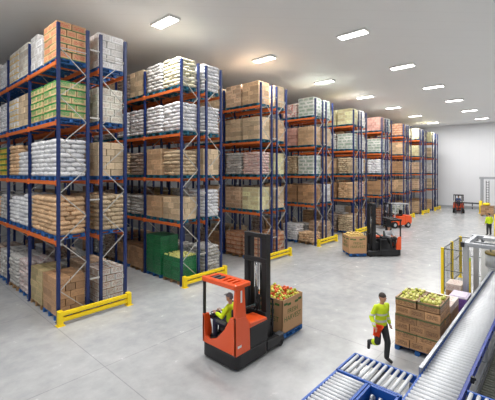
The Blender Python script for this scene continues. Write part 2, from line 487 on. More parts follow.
# ------------------------------------------------------------------ racks
RU = [4.34, 9.36, 14.77, 20.48, 26.26, 32.15, 38.06, 43.70, 48.95]
V0, BAY = 12.33, 2.94
LZ = [0, 2.62, 4.62, 6.62, 8.62]      # beam mid heights
PT = 9.94
FX = (.0, .96, 1.43, 2.37)
RN = ['nearest', 'second', 'third', 'fourth', 'fifth', 'sixth', 'seventh', 'eighth', 'farthest']
NB = [4, 4, 3, 3, 2, 2, 2, 2, 2]
SHARED = {}
def shared(key, fn, mat):
    if key not in SHARED:
        b = B(); fn(b); me = b.mesh(key if isinstance(key, str) else key[0]); me.materials.append(MT[mat]); SHARED[key] = me
    return SHARED[key]
def post_fn(b):
    # channel upright, open to the inside, on a foot plate
    b.box((0, -.045, PT / 2), (.1, .008, PT)); b.box((-.046, 0, PT / 2), (.008, .09, PT)); b.box((.046, 0, PT / 2), (.008, .09, PT))
    b.box((-.03, .042, PT / 2), (.03, .008, PT)); b.box((.03, .042, PT / 2), (.03, .008, PT))
    b.box((0, 0, .008), (.16, .14, .016))
def brace_fn(ph):
    def fn(b):
        b.box((.48, 0, .22), (.9, .026, .03)); b.box((.48, 0, .22 + .81 * 11), (.9, .026, .03))
        pts = []
        z = .22 if ph else .22
        k = 0
        while z + .81 < PT - .1:
            a = .04 if (k + ph) % 2 == 0 else .92; c = .96 - a
            b.bar((a, 0, z), (c, 0, z + .81), .026, .026); z += .81; k += 1
    return fn
def beam_fn(b):
    L = BAY - .1
    b.box((0, 0, 0), (.05, L, .125)); b.box((0, 0, .035), (.056, L, .02)); b.box((0, 0, -.035), (.056, L, .02))
    for s in (-1, 1):
        b.box((-.012, s * (L / 2 + .012), 0), (.075, .03, .2))
def tie_fn(b): b.box((0, 0, 0), (.94, .05, .05))

def rack(i):
    u = RU[i]
    where = ['standing at the left edge', 'behind the nearest rack', 'behind the orange reach truck mast', 'behind the third rack', 'behind the second reach truck', 'seventh from the far wall', '', '', 'nearest the white far wall']
    lab = 'tall blue and orange pallet rack, %s from camera in the row of nine' % (RN[i] if i else 'first')
    if i == 8: lab = 'tall blue and orange pallet rack nearest to the white far wall'
    if i == 0: lab = 'tall blue and orange pallet rack nearest the camera, at the left edge'
    t = thing('pallet_rack', lab, 'pallet rack', (u, V0, 0), 0, 'blue and orange pallet racks')
    nb = NB[i]
    pm = shared('post', post_fn, 'blue'); bm_ = shared('beam', beam_fn, 'orange')
    for k in range(nb + 1):
        y = .05 + k * BAY
        for x in FX: link('upright_post', pm, t, (x, y, 0), rz=0)
        for h in (0, 1):
            link('bracing', shared(('bracing', h), brace_fn(1 - h), 'galv'), t, (FX[2 * h], y, 0))
        for z in (1.2, 4.0, 6.9, 9.3):
            link('row_spacer', shared('row_spacer', lambda b: b.box((.235, 0, 0), (.4, .05, .05)), 'galv'), t, (FX[1] + .035, y, z))
    for k in range(nb):
        for z in LZ[1:]:
            for x, f in ((FX[0] - .03, 1), (FX[1] + .03, -1), (FX[2] - .03, 1), (FX[3] + .03, -1)):
                o = link('beam', bm_, t, (x, .05 + (k + .5) * BAY, z))
                if f < 0: o.rotation_euler = (0, 0, PI)
            if k < 2:
                for h in (0, 1):
                    for q in (.75, 2.2): link('pallet_support', shared('pallet_support', lambda b: b.box((.48, 0, 0), (.9, .05, .04)), 'orange'), t, (FX[2 * h], .05 + k * BAY + q, z + .03))
    # yellow end barrier, bolted to the floor
    bt = thing('rack_end_barrier', 'yellow steel floor barrier at the foot of the %s rack from camera' % (RN[i] if i else 'very first') if i < 8 else 'yellow steel floor barrier at the foot of the farthest rack',
               'safety barrier', (u - .11, V0 - .25, 0), 0, 'yellow rack end barriers')
    for x in (.06, 2.46):
        b = B(); b.box((0, 0, .23), (.15, .17, .46)); b.box((0, 0, .006), (.24, .26, .012))
        b.box((0, .05, .463), (.16, .1, .012)); b.done('barrier_post', 'yellow', bt, (x, 0, 0))
    for z in (.17, .36):
        b = B(); b.box((1.26, 0, 0), (2.32, .09, .125)); b.box((1.26, -.048, 0), (2.28, .014, .06)); b.done('rail', 'yellow', bt, (0, 0, z))

# load tables: per rack, per level (1 floor .. 5 top), front side from the aisle inwards; (style, layers, dropped)
F = {
 0: {5: 'ro5 wc5- lb6 wy5 ws7 wc5 lb5', 4: 'gn6 gn5 bg6 wy5 ws8 wc5 bg5', 3: 'ws9 ws8 ws6 ts8 mx5 yg4 ws6', 2: 'ts9 ts9 ws8- ws7- wg7 ts6 wg7', 1: 'br5 yg5- wr9 wg9 wg8 gb8 br4'},
 1: {5: 'wgn8 wg8 bg6 gb8 bg5 wc5 ws8', 4: 'ws9 ws9 ws9 ws9 wg8 ws8 wg8', 3: 'tb7 tn5 gb7 tb7 bg5 br5 wg8', 2: 'bg4 tn4 wg6 wg6 gb7 tb6 br5', 1: 'gc5 gc9 br4 br4 gb8 wg7 br4'},
 2: {5: 'tn6 sp6 bg5 tn5', 4: 'bg6 bg5 tn5 wc5', 3: 'wp9 wg9 tb8 ws8', 2: 'cr6 sp6 tn5 gb8', 1: 'bo5 bo5 br4 gb7'},
 3: {5: 'gw6 wp6 wg7 bg5', 4: 'tn6 pk6 bg5 wg7', 3: 'gw6 tb8 tn5 wg8', 2: 'br6 br6 tn5 gb7', 1: 'ts4 ws7 br5 gb8'},
 4: {5: 'cr6 cr5', 4: 'gw6 wg8', 3: 'tb9 tn5', 2: 'ts9 br5', 1: 'tb9 gb8'},
 5: {5: 'pk6 wc5', 4: 'gw6 wg8', 3: 'ws9 tb8', 2: 'br5 tn5', 1: 'bo5 br5'},
 6: {5: 'bo5 tn5', 4: 'tn6 bg5', 3: 'br6 tn5', 2: 'tn5 br5', 1: 'gw6 gb7'},
 7: {5: 'cr6 bg5', 4: 'cr6 tn5', 3: 'sp6 br5', 2: 'sp6 tn5', 1: 'tn6 br5'},
 8: {5: 'cr5 bg5', 4: 'bg5 tn5', 3: 'wc6 bg5', 2: 'bg5 tn5', 1: 'tn6 br5'},
}
K = {
 0: {5: 'wc5 wg8 lb5', 4: 'lb6 bg5 wc5', 3: 'bg6 bg5 tn5', 2: 'tb9 ts8 gb8', 1: 'wb5 sp5 wg6'},
 1: {5: 'ws9 wc5 wg8', 4: 'ws9 wc5 wg8', 3: 'bg6 bg5 br5', 2: 'ws9 wg8 yg5', 1: 'wg8 wg7 gb7'},
 2: {5: 'bg6 wc5', 4: 'tn5 wg8', 3: 'cr6 tn5', 2: 'bg6 gb8', 1: 'bo5 br4'},
 3: {5: 'gw6 bg5', 4: 'bg6 tn5', 3: 'tn6 wg8', 2: 'wc6 tn5', 1: 'sp5 wg6'},
 4: {5: 'wc6', 4: 'wc5', 3: 'ws9', 2: 'wp9', 1: 'tn5'},
 5: {5: 'gw6', 4: 'ws9', 3: 'wc6', 2: 'tn5', 1: 'br5'},
 6: {5: 'wc5', 4: 'bg6', 3: 'ws9', 2: 'wg9', 1: 'gb8'},
 7: {5: 'wc5', 4: 'gw6', 3: 'bg6', 2: 'wg9', 1: 'tn5'},
 8: {5: 'wc5', 4: 'ws9', 3: 'wc6', 2: 'bg6', 1: 'wg8'},
}
LN = {1: 'floor level', 2: 'second level', 3: 'third level', 4: 'fourth level', 5: 'top level'}
CRATE_TOPS = []
# ------------------------------------------------------------------ fruit
def fruit_mesh(mat):
    b = B(); b.ball((0, 0, 0), (1, 1, .9), 10, 7)
    for v in b.bm.verts:
        r = math.hypot(v.co.x, v.co.y)
        if r < .35: v.co.z *= .75 + r * .7
    b.cyl((0, 0, .6), (.08, 0, .98), .05, 5)
    me = b.mesh('apple'); me.materials.append(MT[mat]); return me
FRU = {k: fruit_mesh(k) for k in ('apple_red', 'apple_yellow', 'apple_green', 'apple_pale', 'onion')}
def fruit(kind, p, r, label, group, name='apple'):
    o = link(name, FRU[kind], None, p); o.scale = (r, r, r); o.rotation_euler = (random.uniform(-.6, .6), random.uniform(-.6, .6), random.uniform(0, 6))
    return tag(o, label, 'onion' if name == 'onion' else 'apple', group)
# ------------------------------------------------------------------ carton bin on a pallet
def text_obj(s, size, parent, loc, rot, mat, name='lettering'):
    cu = bpy.data.curves.new(name, 'FONT'); cu.body = s; cu.size = size; cu.align_x = 'CENTER'; cu.extrude = .001
    tmp = bpy.data.objects.new('tmp', cu); COL.objects.link(tmp)
    dg = bpy.context.evaluated_depsgraph_get(); me = bpy.data.meshes.new_from_object(tmp.evaluated_get(dg))
    bpy.data.objects.remove(tmp); me.materials.clear(); me.materials.append(MT[mat])
    o = link(name, me, parent, loc); o.rotation_euler = rot; return o
def bin_on_pallet(loc, rz, lab_bin, lab_pal, tops, zlift=.05, flip=False):
    p = tag(link('pallet', pallet_mesh('pallet_blue'), None, (loc[0], loc[1], zlift), rz), lab_pal, 'pallet', 'pallets carried by reach trucks')
    t = thing('carton_bin', lab_bin, 'carton bin', (loc[0], loc[1], zlift + .147), rz, 'printed fruit bins')
    dx, dy, h, w = 1.06, 1.14, 1.0, .02
    b = B()
    b.box((0, 0, .01), (dx, dy, .02)); b.box((0, -dy / 2 + w / 2, h / 2), (dx, w, h)); b.box((0, dy / 2 - w / 2, h / 2), (dx, w, h))
    b.box((-dx / 2 + w / 2, 0, h / 2), (w, dy, h)); b.box((dx / 2 - w / 2, 0, h / 2), (w, dy, h))
    b.done('bin_wall', 'binboard', t)
    b = B()
    for sy in (-1, 1):
        for x, dz in ((-.36, .02), (-.18, -.015), (.2, -.015), (.38, .02)): b.box((x, sy * (dy / 2 + .002), h - .17 + dz), (.17, .004, .07))
    for sx in (-1, 1):
        for y, dz in ((-.38, .02), (-.18, -.015), (.2, -.015), (.4, .02)): b.box((sx * (dx / 2 + .002), y, h - .17 + dz), (.004, .17, .07))
    b.done('printed_band', 'print_green', t)
    for (lc, ro) in (((0, -dy / 2 - .003), (PI / 2, 0, 0)), ((-dx / 2 - .003, 0), (PI / 2, 0, -PI / 2)), ((0, dy / 2 + .003), (PI / 2, 0, PI)), ((dx / 2 + .003, 0), (PI / 2, 0, PI / 2))):
        text_obj('FRESH', .2, t, (lc[0], lc[1], .54), ro, 'print_green')
        text_obj('HARVEST', .215, t, (lc[0], lc[1], .33), ro, 'print_green')
    R = Matrix.Rotation(rz, 3, 'Z')
    for k, (dz0, cnt, mar) in enumerate(((h - .03, 8, 0), (h + .078, 7, .12))):
        for a in range(cnt):
            for c in range(cnt):
                if k and random.random() < .35: continue
                q = R @ Vector(((a + .5) / cnt * (dx - .1 - mar) - (dx - .1 - mar) / 2 + random.uniform(-.006, .006), (c + .5) / cnt * (dy - .1 - mar) - (dy - .1 - mar) / 2 + random.uniform(-.006, .006), 0))
                tops((loc[0] + q.x, loc[1] + q.y, zlift + .147 + dz0 + random.uniform(-.01, .02)))
    return t
def mixed_top(p):
    k = random.choices(['apple_red', 'apple_yellow', 'apple_green'], [5, 5, 3])[0]
    nm = {'apple_red': 'red', 'apple_yellow': 'yellow', 'apple_green': 'green'}[k]
    fruit(k, p, random.uniform(.05, .056), '%s apple heaped in the carton bin in front of the nearest reach truck' % nm, '%s apples in the nearest carton bin' % nm)
def onion_top(p):
    fruit('onion', p, random.uniform(.05, .057), 'pale yellow onion heaped in the bin carried by the farther reach truck', 'onions in the farther carton bin', 'onion')
bin_on_pallet((8.8, 6.68), 0, 'brown carton bin with green lettering in front of the nearest reach truck', 'blue pallet on the forks of the nearest reach truck', mixed_top)

# ------------------------------------------------------------------ people
def skin_bm(nodes, edges, sub=2):
    """nodes: {name:(pos,(rx,ry))}; edges by name; first node is the root"""
    names = list(nodes); me = bpy.data.meshes.new('sk')
    me.from_pydata([nodes[n][0] for n in names], [(names.index(a), names.index(b)) for a, b in edges], [])
    o = bpy.data.objects.new('sk', me); COL.objects.link(o)
    md = o.modifiers.new('s', 'SKIN'); md.use_smooth_shade = True
    for v, n in zip(me.skin_vertices[0].data, names):
        r = nodes[n][1]; v.radius = (r, r) if isinstance(r, (int, float)) else r; v.use_root = n == names[0]
    ss = o.modifiers.new('u', 'SUBSURF'); ss.levels = sub; ss.render_levels = sub
    dg = bpy.context.evaluated_depsgraph_get(); res = bpy.data.meshes.new_from_object(o.evaluated_get(dg))
    bpy.data.objects.remove(o); return res

def lerp(a, b, t): return tuple(a[i] + (b[i] - a[i]) * t for i in range(3))
def fuse(b, vox=.013, it=6):
    """several overlapping closed shapes made into one continuous smooth skin"""
    me = b.mesh('f'); o = bpy.data.objects.new('f', me); COL.objects.link(o)
    md = o.modifiers.new('r', 'REMESH'); md.mode = 'VOXEL'; md.voxel_size = vox; md.use_smooth_shade = True
    sm = o.modifiers.new('s', 'SMOOTH'); sm.factor = .5; sm.iterations = it
    dg = bpy.context.evaluated_depsgraph_get(); res = bpy.data.meshes.new_from_object(o.evaluated_get(dg))
    bpy.data.objects.remove(o); return res
def limb(b, pts, rads):
    for p, q, r0, r1 in zip(pts, pts[1:], rads, rads[1:]): b.cyl(p, q, r0, 14, 0, r1)
    for p, r in zip(pts, rads): b.ball(p, (r, r, r), 14, 8)
def loft(b, rings, n=20):
    """rings: (centre, fore-aft radius, side radius), bottom to top"""
    R_ = []
    for c, rx, ry in rings: R_.append([b.bm.verts.new((c[0] + rx * math.cos(2 * PI * i / n), c[1] + ry * math.sin(2 * PI * i / n), c[2])) for i in range(n)])
    fs = [b.bm.faces.new(R_[0][::-1]), b.bm.faces.new(R_[-1])]
    for A, C in zip(R_, R_[1:]): fs += [b.bm.faces.new([A[i], A[(i + 1) % n], C[(i + 1) % n], C[i]]) for i in range(n)]
    b._fin(fs, 0, True)
def torso(b, P, g):
    pe, ch, nk = Vector(P['pel']), Vector(P['ch']), Vector(P['nk']); u = ch - pe
    loft(b, [(pe - Vector((0, 0, .04)), .105 + g, .155 + g), (pe + u * .2, .11 + g, .155 + g), (pe + u * .5, .1 + g, .135 + g), (ch, .12 + g, .165 + g),
             (ch + (nk - ch) * .5, .105 + g, .16 + g), (ch + (nk - ch) * .85, .07 + g, .1 + g), (nk, .055 + g * .5, .06 + g * .5)])
    for s in 'LR': limb(b, [tuple(ch + (nk - ch) * .3), P['sh' + s]], [.1 + g, .05 + g])
def person(P, loc, rz, label, top='hivis', legs='charcoal', hair='cap_grey', cap=True, group=None, band=False):
    """P: joints in local space (x ahead, y to the person's left)"""
    bm = bmesh.new()
    def add(me):
        bm.from_mesh(me); bpy.data.meshes.remove(me)
    b = B(); torso(b, P, 0); limb(b, [P['nk'], lerp(P['nk'], P['hd'], .6)], [.055, .052])
    for s in 'LR':
        limb(b, [P['sh' + s], P['el' + s], P['wr' + s]], [.056, .042, .03])
        limb(b, [P['hp' + s], P['kn' + s], P['an' + s], lerp(P['an' + s], P['to' + s], .6)], [.088, .058, .042, .03])
        limb(b, [P['pel'], P['hp' + s]], [.1, .088])
    add(fuse(b, .014, 4))
    # head with nose, ears, chin
    hb = B(); hd = Vector(P['hd']); tl = Matrix.Translation(hd) @ Matrix.Rotation(P.get('hyaw', 0), 4, 'Z') @ Matrix.Rotation(P.get('hpit', 0), 4, 'Y')
    hb.ball((0, 0, 0), (.098, .076, .118), 16, 12, M=tl); hb.ball((.03, 0, -.07), (.06, .05, .045), 10, 8, M=tl)
    hb.ball((.1, 0, -.01), (.018, .014, .026), 8, 6, M=tl)
    for s in (-1, 1): hb.ball((-.005, s * .077, -.005), (.018, .01, .03), 8, 6, M=tl)
    me = hb.mesh('h'); add(me)
    # hands: palm, four unequal bent fingers and a thumb off its side
    for s in 'LR':
        w = Vector(P['wr' + s]); d = (w - Vector(P['el' + s])).normalized(); sg = 1 if s == 'L' else -1
        ax = Vector((1, 0, 0)) if abs(d.x) < .8 else Vector((0, 0, 1)); side = (ax - ax.dot(d) * d).normalized(); nrm = d.cross(side) * sg
        add(skin_bm({'a': (tuple(w), .024), 'b': (tuple(w + d * .045), (.036, .017)), 'c': (tuple(w + d * .085), (.038, .015))}, [('a', 'b'), ('b', 'c')], 1))
        for k, L in enumerate((.062, .074, .07, .054)):
            o0 = w + d * .08 + side * (.03 - .02 * k); o1 = o0 + d * L * .5 + nrm * -.006; o2 = o1 + d * L * .4 + nrm * -.022
            add(skin_bm({'a': (tuple(o0), .0095), 'b': (tuple(o1), .009), 'c': (tuple(o2), .0075)}, [('a', 'b'), ('b', 'c')], 1))
        o0 = w + d * .03 + side * .028; o1 = o0 + d * .03 + side * .022; o2 = o1 + d * .03 + side * .004 - nrm * .008
        add(skin_bm({'a': (tuple(o0), .012), 'b': (tuple(o1), .0105), 'c': (tuple(o2), .0085)}, [('a', 'b'), ('b', 'c')], 1))
    me = bpy.data.meshes.new('person'); bm.to_mesh(me); bm.free(); me.materials.append(MT['skin'])
    for f in me.polygons: f.use_smooth = True
    root = tag(link('person', me, None, loc, rz), label, 'person', group)
    # jacket and trousers, one fused cloth surface each
    b = B(); torso(b, P, .022)
    for s in 'LR': limb(b, [P['sh' + s], P['el' + s], lerp(P['el' + s], P['wr' + s], .88)], [.07, .06, .048])
    me = fuse(b, .013, 4); me.materials.clear(); me.materials.append(MT[top]); link('jacket', me, root)
    b = B(); limb(b, [tuple(Vector(P['pel']) + Vector((0, 0, .02))), P['pel']], [.118, .12])
    for s in 'LR':
        limb(b, [P['hp' + s], P['kn' + s], lerp(P['kn' + s], P['an' + s], .95)], [.108, .08, .066]); limb(b, [P['pel'], P['hp' + s]], [.125, .108])
    me = fuse(b, .013, 4); me.materials.clear(); me.materials.append(MT[legs]); link('trousers', me, root)
    for s in 'LR':
        an, to = Vector(P['an' + s]), Vector(P['to' + s]); d = (to - an).normalized()
        me = skin_bm({'a': (tuple(an + Vector((0, 0, .06))), .055), 'h': (tuple(an - d * .03), .052), 'm': (tuple(lerp(an, to, .6)), .048), 't': (tuple(to + d * .03), .042)}, [('a', 'h'), ('h', 'm'), ('m', 't')], 1)
        me.materials.clear(); me.materials.append(MT['boot']); link('boot', me, root)
    b = B(); b.ball((-.012, 0, .03), (.104, .086, .104), 16, 10, M=tl)
    for v in list(b.bm.verts):
        q = tl.inverted() @ v.co
        if q.z < -.0 and q.x > -.03: b.bm.verts.remove(v)
    if cap: b.box((.1, 0, .055), (.09, .12, .014), M=tl)
    b.done('cap' if cap else 'hair', hair, root)
    b = B()
    for s in (-1, 1): b.ball((.088, s * .032, .008), (.012, .013, .009), 8, 6, M=tl)
    b.done('eyes', 'eye', root)
    if band:
        b = B(); k, a = P['knR'], P['anR']; p0, p1 = lerp(k, a, .1), lerp(k, a, .45); b.cyl(p0, p1, .088, 14, 0, .08); b.done('lime_leg_band', 'limecloth', root)
    return root

WALK = dict(pel=(0, 0, .96), ch=(.04, 0, 1.32), nk=(.05, 0, 1.5), hd=(.08, 0, 1.67), hyaw=.15, hpit=.1,
            shL=(.03, .18, 1.43), elL=(-.06, .26, 1.16), wrL=(.02, .28, .92), shR=(.04, -.18, 1.43), elR=(.0, -.3, 1.17), wrR=(.17, -.33, .99),
            hpL=(.0, .1, .9), knL=(.14, .11, .5), anL=(.12, .09, .085), toL=(.28, .11, .045),
            hpR=(.0, -.1, .9), knR=(.03, -.12, .5), anR=(-.32, -.11, .34), toR=(-.33, -.12, .17))
worker = person(WALK, (9.25, 3.6, 0), math.radians(-118), 'person in lime yellow hi-vis jacket and dark trousers walking beside the apple carton stack', 'hivis', 'charcoal', 'hair', False, band=True)
# orange cloth carried at the hip
b = B()
me_pts = []
for iz in range(8):
    for ix in range(7):
        me_pts.append(b.bm.verts.new(((ix / 6 - .5) * (.26 - .10 * iz / 7) , .02 * math.sin(ix * 1.7 + iz), -iz * .045)))
for iz in range(7):
    for ix in range(6):
        f = b.bm.faces.new([me_pts[iz * 7 + ix], me_pts[iz * 7 + ix + 1], me_pts[(iz + 1) * 7 + ix + 1], me_pts[(iz + 1) * 7 + ix]]); f.smooth = True
bmesh.ops.solidify(b.bm, geom=list(b.bm.faces), thickness=.03)
cl = b.done('work_cloth', 'orangecloth', None)
Rw = Matrix.Rotation(math.radians(-118), 4, 'Z'); q = Rw @ Vector((.2, -.225, 1.04))
cl.location = (9.25 + q.x, 3.6 + q.y, q.z); cl.rotation_euler = (0, .25, math.radians(-118 + 65))
tag(cl, 'bright orange cloth held at the hip by the walking worker', 'cloth')

STAND = dict(pel=(0, 0, .93), ch=(.0, 0, 1.28), nk=(.01, 0, 1.45), hd=(.02, 0, 1.6), shL=(0, .18, 1.38), elL=(-.02, .25, 1.12), wrL=(.1, .22, .92),
             shR=(0, -.18, 1.38), elR=(-.02, -.25, 1.12), wrR=(.1, -.22, .92), hpL=(0, .09, .88), knL=(.02, .11, .48), anL=(0, .12, .085), toL=(.15, .14, .045),
             hpR=(0, -.09, .88), knR=(.02, -.11, .48), anR=(0, -.12, .085), toR=(.15, -.14, .045))
person(STAND, (33.0, 4.3, 0), math.radians(40), 'person in lime yellow hi-vis jacket standing with back turned near the far right edge', 'limecloth', 'charcoal', 'hair', False)

def sit(z):   # seated joints, hips at height z
    return dict(pel=(0, 0, z + .1), ch=(.02, 0, z + .44), nk=(.04, 0, z + .6), hd=(.07, 0, z + .76),
                shL=(.02, .18, z + .53), elL=(.14, .25, z + .30), wrL=(.4, .15, z + .31), shR=(.02, -.18, z + .53), elR=(.14, -.25, z + .30), wrR=(.4, -.1, z + .31),
                hpL=(.04, .1, z + .08), knL=(.44, .14, z + .1), anL=(.46, .13, z - .3), toL=(.6, .14, z - .34),
                hpR=(.04, -.1, z + .08), knR=(.44, -.14, z + .1), anR=(.46, -.13, z - .3), toR=(.6, -.14, z - .34))

# ------------------------------------------------------------------ reach truck
def rounded(x0, x1, y0, y1, r, n=4):
    pts = []
    for cx, cy, a0 in ((x1 - r, y1 - r, 0), (x0 + r, y1 - r, 90), (x0 + r, y0 + r, 180), (x1 - r, y0 + r, 270)):
        for k in range(n + 1):
            a = math.radians(a0 + 90 * k / n); pts.append((cx + r * math.cos(a), cy + r * math.sin(a)))
    return pts
def reach_truck(loc, rz, label, guard='rt_orange', mast_h=3.2):
    t = thing('reach_truck', label, 'reach truck', (loc[0], loc[1], 0), rz, 'reach trucks')
    b = B(); b.prism(rounded(0, 1.3, -.65, .65, .16), 'z', .05, .4); b.done('bumper', 'rt_black', t, bev=.02)
    # rear panel rising from the entry side to the pillar side
    b = B(); b.prism([(.63, .4), (.63, 1.12), (.57, 1.12), (.53, .56), (.4, .5), (.1, .62), (-.22, .95), (-.42, 1.32), (-.63, 1.36), (-.63, .4)], 'x', .02, .1); b.done('rear_panel', 'rt_orange', t, bev=.008)
    b = B(); b.prism([(.02, .4), (.55, .4), (.52, 1.12), (.36, 1.3), (.02, 1.36)], 'y', -.64, -.56); b.done('side_panel', 'rt_orange', t, bev=.01)
    b = B(); b.prism([(.02, .4), (.32, .4), (.3, .7), (.2, 1.14), (.02, 1.16)], 'y', .56, .64); b.done('entry_panel', 'rt_orange', t, bev=.01)
    b = B(); b.prism([(.33, .38), (1.28, .38), (1.28, .98), (.92, .98), (.6, .47), (.33, .46)], 'y', .55, .63); b.done('front_side_panel', 'rt_black', t, bev=.01)
    b = B(); b.prism([(.55, .4), (1.28, .4), (1.28, .94), (.55, .94)], 'y', -.63, .1); b.done('battery_box', 'rt_black', t, bev=.02)
    b = B(); b.prism([(.54, .94), (1.28, .94), (1.25, 1.02), (.56, 1.07)], 'y', -.62, -.1); b.done('hood', 'rt_orange', t, bev=.015)
    b = B(); b.box((.55, .1, .43), (1.0, 1.0, .05)); b.done('cab_floor', 'rt_grey', t)
    b = B(); b.box((1.05, .38, .72), (.4, .5, .6)); b.box((.98, .35, 1.08), (.3, .4, .1)); b.done('dashboard', 'rt_black', t, bev=.02)
    b = B(); b.box((.9, .3, 1.24), (.05, .22, .16)); b.done('display_screen', 'screen', t)
    b = B(); b.bar((1.0, .1, 1.1), (1.18, -.25, 1.28), .12, .05); b.done('control_box', 'screen', t)
    # seat facing the entry side
    b = B(); b.box((.5, .02, .78), (.46, .42, .12)); b.box((.5, -.01, .6), (.3, .3, .26)); b.done('seat', 'rt_black', t, bev=.03)
    b = B(); b.box((.5, -.22, 1.1), (.42, .1, .56)); b.done('backrest', 'rt_black', t, bev=.03)
    b = B(); b.box((.22, .1, 1.0), (.09, .4, .07)); b.done('armrest', 'rt_grey', t, bev=.015)
    b = B(); b.cyl((.4, .5, .45), (.38, .5, 1.02), .04); b.box((.38, .5, 1.02), (.3, .16, .1)); b.done('steering_column', 'rt_black', t)
    b = B(); n = 18
    for k in range(n):
        a0, a1 = 2 * PI * k / n, 2 * PI * (k + 1) / n
        b.cyl((.38 + .13 * math.cos(a0), .5 + .13 * math.sin(a0), 1.1), (.38 + .13 * math.cos(a1), .5 + .13 * math.sin(a1), 1.1), .014, 6)
    b.bar((.25, .5, 1.1), (.51, .5, 1.1), .02); b.done('steering_wheel', 'rt_black', t)
    # guard
    b = B(); b.prism([(.02, 1.3), (.4, 1.28), (.36, 1.6), (.34, 2.12), (.06, 2.12), (.02, 1.6)], 'y', -.63, -.53); b.done('guard_pillar', guard, t, bev=.012)
    b = B(); b.bar((.06, .6, .5), (.06, .6, 2.12), .06); b.done('guard_pillar', 'rt_black', t)
    g = B()
    g.prism(rounded(-.04, .09, -.65, .62, .05, 2), 'z', 2.06, 2.18)
    g.prism(rounded(.46, .57, -.65, .54, .05, 2), 'z', 2.06, 2.16)
    for y in (-.6, .53): g.box((.26, y, 2.115), (.44, .1, .1))
    o = g.done('overhead_guard', guard, t, bev=.01)
    for k in range(6):
        s = B(); s.box((.26, -.45 + k * .17, 2.12), (.46, .075, .05)); s.done('guard_slat', guard if k < 4 else 'rt_grey', o)
    s = B(); s.box((.2, -.6415, 1.86), (.06, .004, .3)); s.done('white_label_plate', 'white_paint', t)
    s = B(); s.box((.14, -.6415, .62), (.14, .004, .06)); s.done('white_badge', 'white_paint', t)
    # support legs
    for y in (-.55, .55):
        b = B(); b.prism([(1.25, .08), (1.98, .08), (2.04, .16), (1.98, .3), (1.25, .36)], 'y', y - .09, y + .09); lg = b.done('support_leg', 'rt_black', t, bev=.015)
        b = B(); b.cyl((1.88, y - .07, .14), (1.88, y + .07, .14), .14, 20); b.cyl((1.88, y - .1, .14), (1.88, y + .1, .14), .05, 12); b.done('wheel', 'rubber', lg)
        b = B(); b.box((1.9, y, .32), (.26, .2, .05)); b.done('wheel_cover', 'rt_grey', lg, bev=.01)
    b = B(); b.cyl((.35, -.06, .17), (.35, .06, .17), .168, 20); b.done('wheel', 'rubber', t)
    # mast
    for y in (-.36, .36):
        b = B(); b.box((1.56, y, mast_h / 2 + .1), (.2, .11, mast_h - .2)); b.box((1.48, y - .03 * (1 if y > 0 else -1), mast_h / 2 + .1), (.03, .14, mast_h - .2)); b.box((1.65, y - .03 * (1 if y > 0 else -1), mast_h / 2 + .1), (.03, .14, mast_h - .2)); b.done('mast_rail', 'rt_black', t)
        s = 1 if y > 0 else -1
        b = B(); b.box((1.58, y - s * .11, mast_h / 2 + .12), (.16, .1, mast_h - .3)); b.done('inner_mast_rail', 'rt_black', t)
    for z, x in ((mast_h - .04, 1.5), (mast_h * .77, 1.47), (.95, 1.47), (.35, 1.5)):
        b = B(); b.box((x, 0, z), (.09, .84, .13)); b.done('mast_crossbar', 'rt_black', t, bev=.01)
    b = B(); b.cyl((1.62, .1, .3), (1.62, .1, 1.6), .05); b.cyl((1.62, .1, 1.5), (1.62, .1, mast_h * .75), .028, mi=1); b.done('lift_cylinder', ['rt_black', 'chrome'], t)
    b = B()
    for y in (-.08, .0): b.box((1.6, y, mast_h * .55), (.012, .03, mast_h * .8))
    b.done('lift_chain', 'rt_grey', t)
    b = B(); b.tube([(1.3, -.2, 1.05), (1.42, -.25, 1.5), (1.46, -.22, 1.9), (1.52, -.15, 2.3)], .02); b.tube([(1.3, -.1, 1.05), (1.4, -.12, 1.35), (1.5, -.1, 1.6)], .02); b.done('hose', 'rubber', t)
    b = B(); b.box((1.36, 0, .55), (.3, .7, .5)); b.done('reach_carriage', 'rt_black', t, bev=.02)
    b = B()
    for z in (.25, .6): b.box((1.78, 0, z), (.06, .8, .1))
    for y in (-.38, -.13, .13, .38): b.box((1.8, y, .8), (.04, .04, 1.0))
    b.box((1.8, 0, 1.3), (.04, .8, .05)); b.done('load_backrest', 'rt_black', t)
    for y in (-.26, .26):
        b = B(); b.prism([(1.82, .7), (1.82, .075), (2.95, .085), (2.95, .1), (1.87, .12), (1.87, .7)], 'y', y - .05, y + .05); b.done('fork', 'rt_grey', t)
    return t
reach_truck((6.17, 6.62), 0, 'orange reach truck nearest the camera, its driver seated under an orange overhead guard')
ang = math.radians(205)
P1 = sit(.84)
person(P1, (6.67, 6.62, 0), math.radians(100), 'person in lime hi-vis top and navy trousers driving the nearest reach truck', 'limecloth', 'navy', 'cap_grey', True)
# farther reach truck: bin towards image left
h2 = math.atan2(.69, -.73)
c2, s2 = math.cos(h2), math.sin(h2)
RT2 = (21.72, 7.5)
reach_truck(RT2, h2, 'farther reach truck with a dark overhead guard, carrying a carton bin of onions', 'rt_black', 3.05)
bx = 2.62
bin_on_pallet((RT2[0] + c2 * bx, RT2[1] + s2 * bx), h2, 'brown carton bin of onions carried by the farther reach truck', 'blue pallet under the bin on the farther reach truck', onion_top, .05)
person(sit(.84), (RT2[0] + c2 * .5, RT2[1] + s2 * .5, 0), h2 + math.radians(100), 'person in pale grey top and dark cap driving the farther reach truck', 'greycloth', 'charcoal', 'rt_black', True)

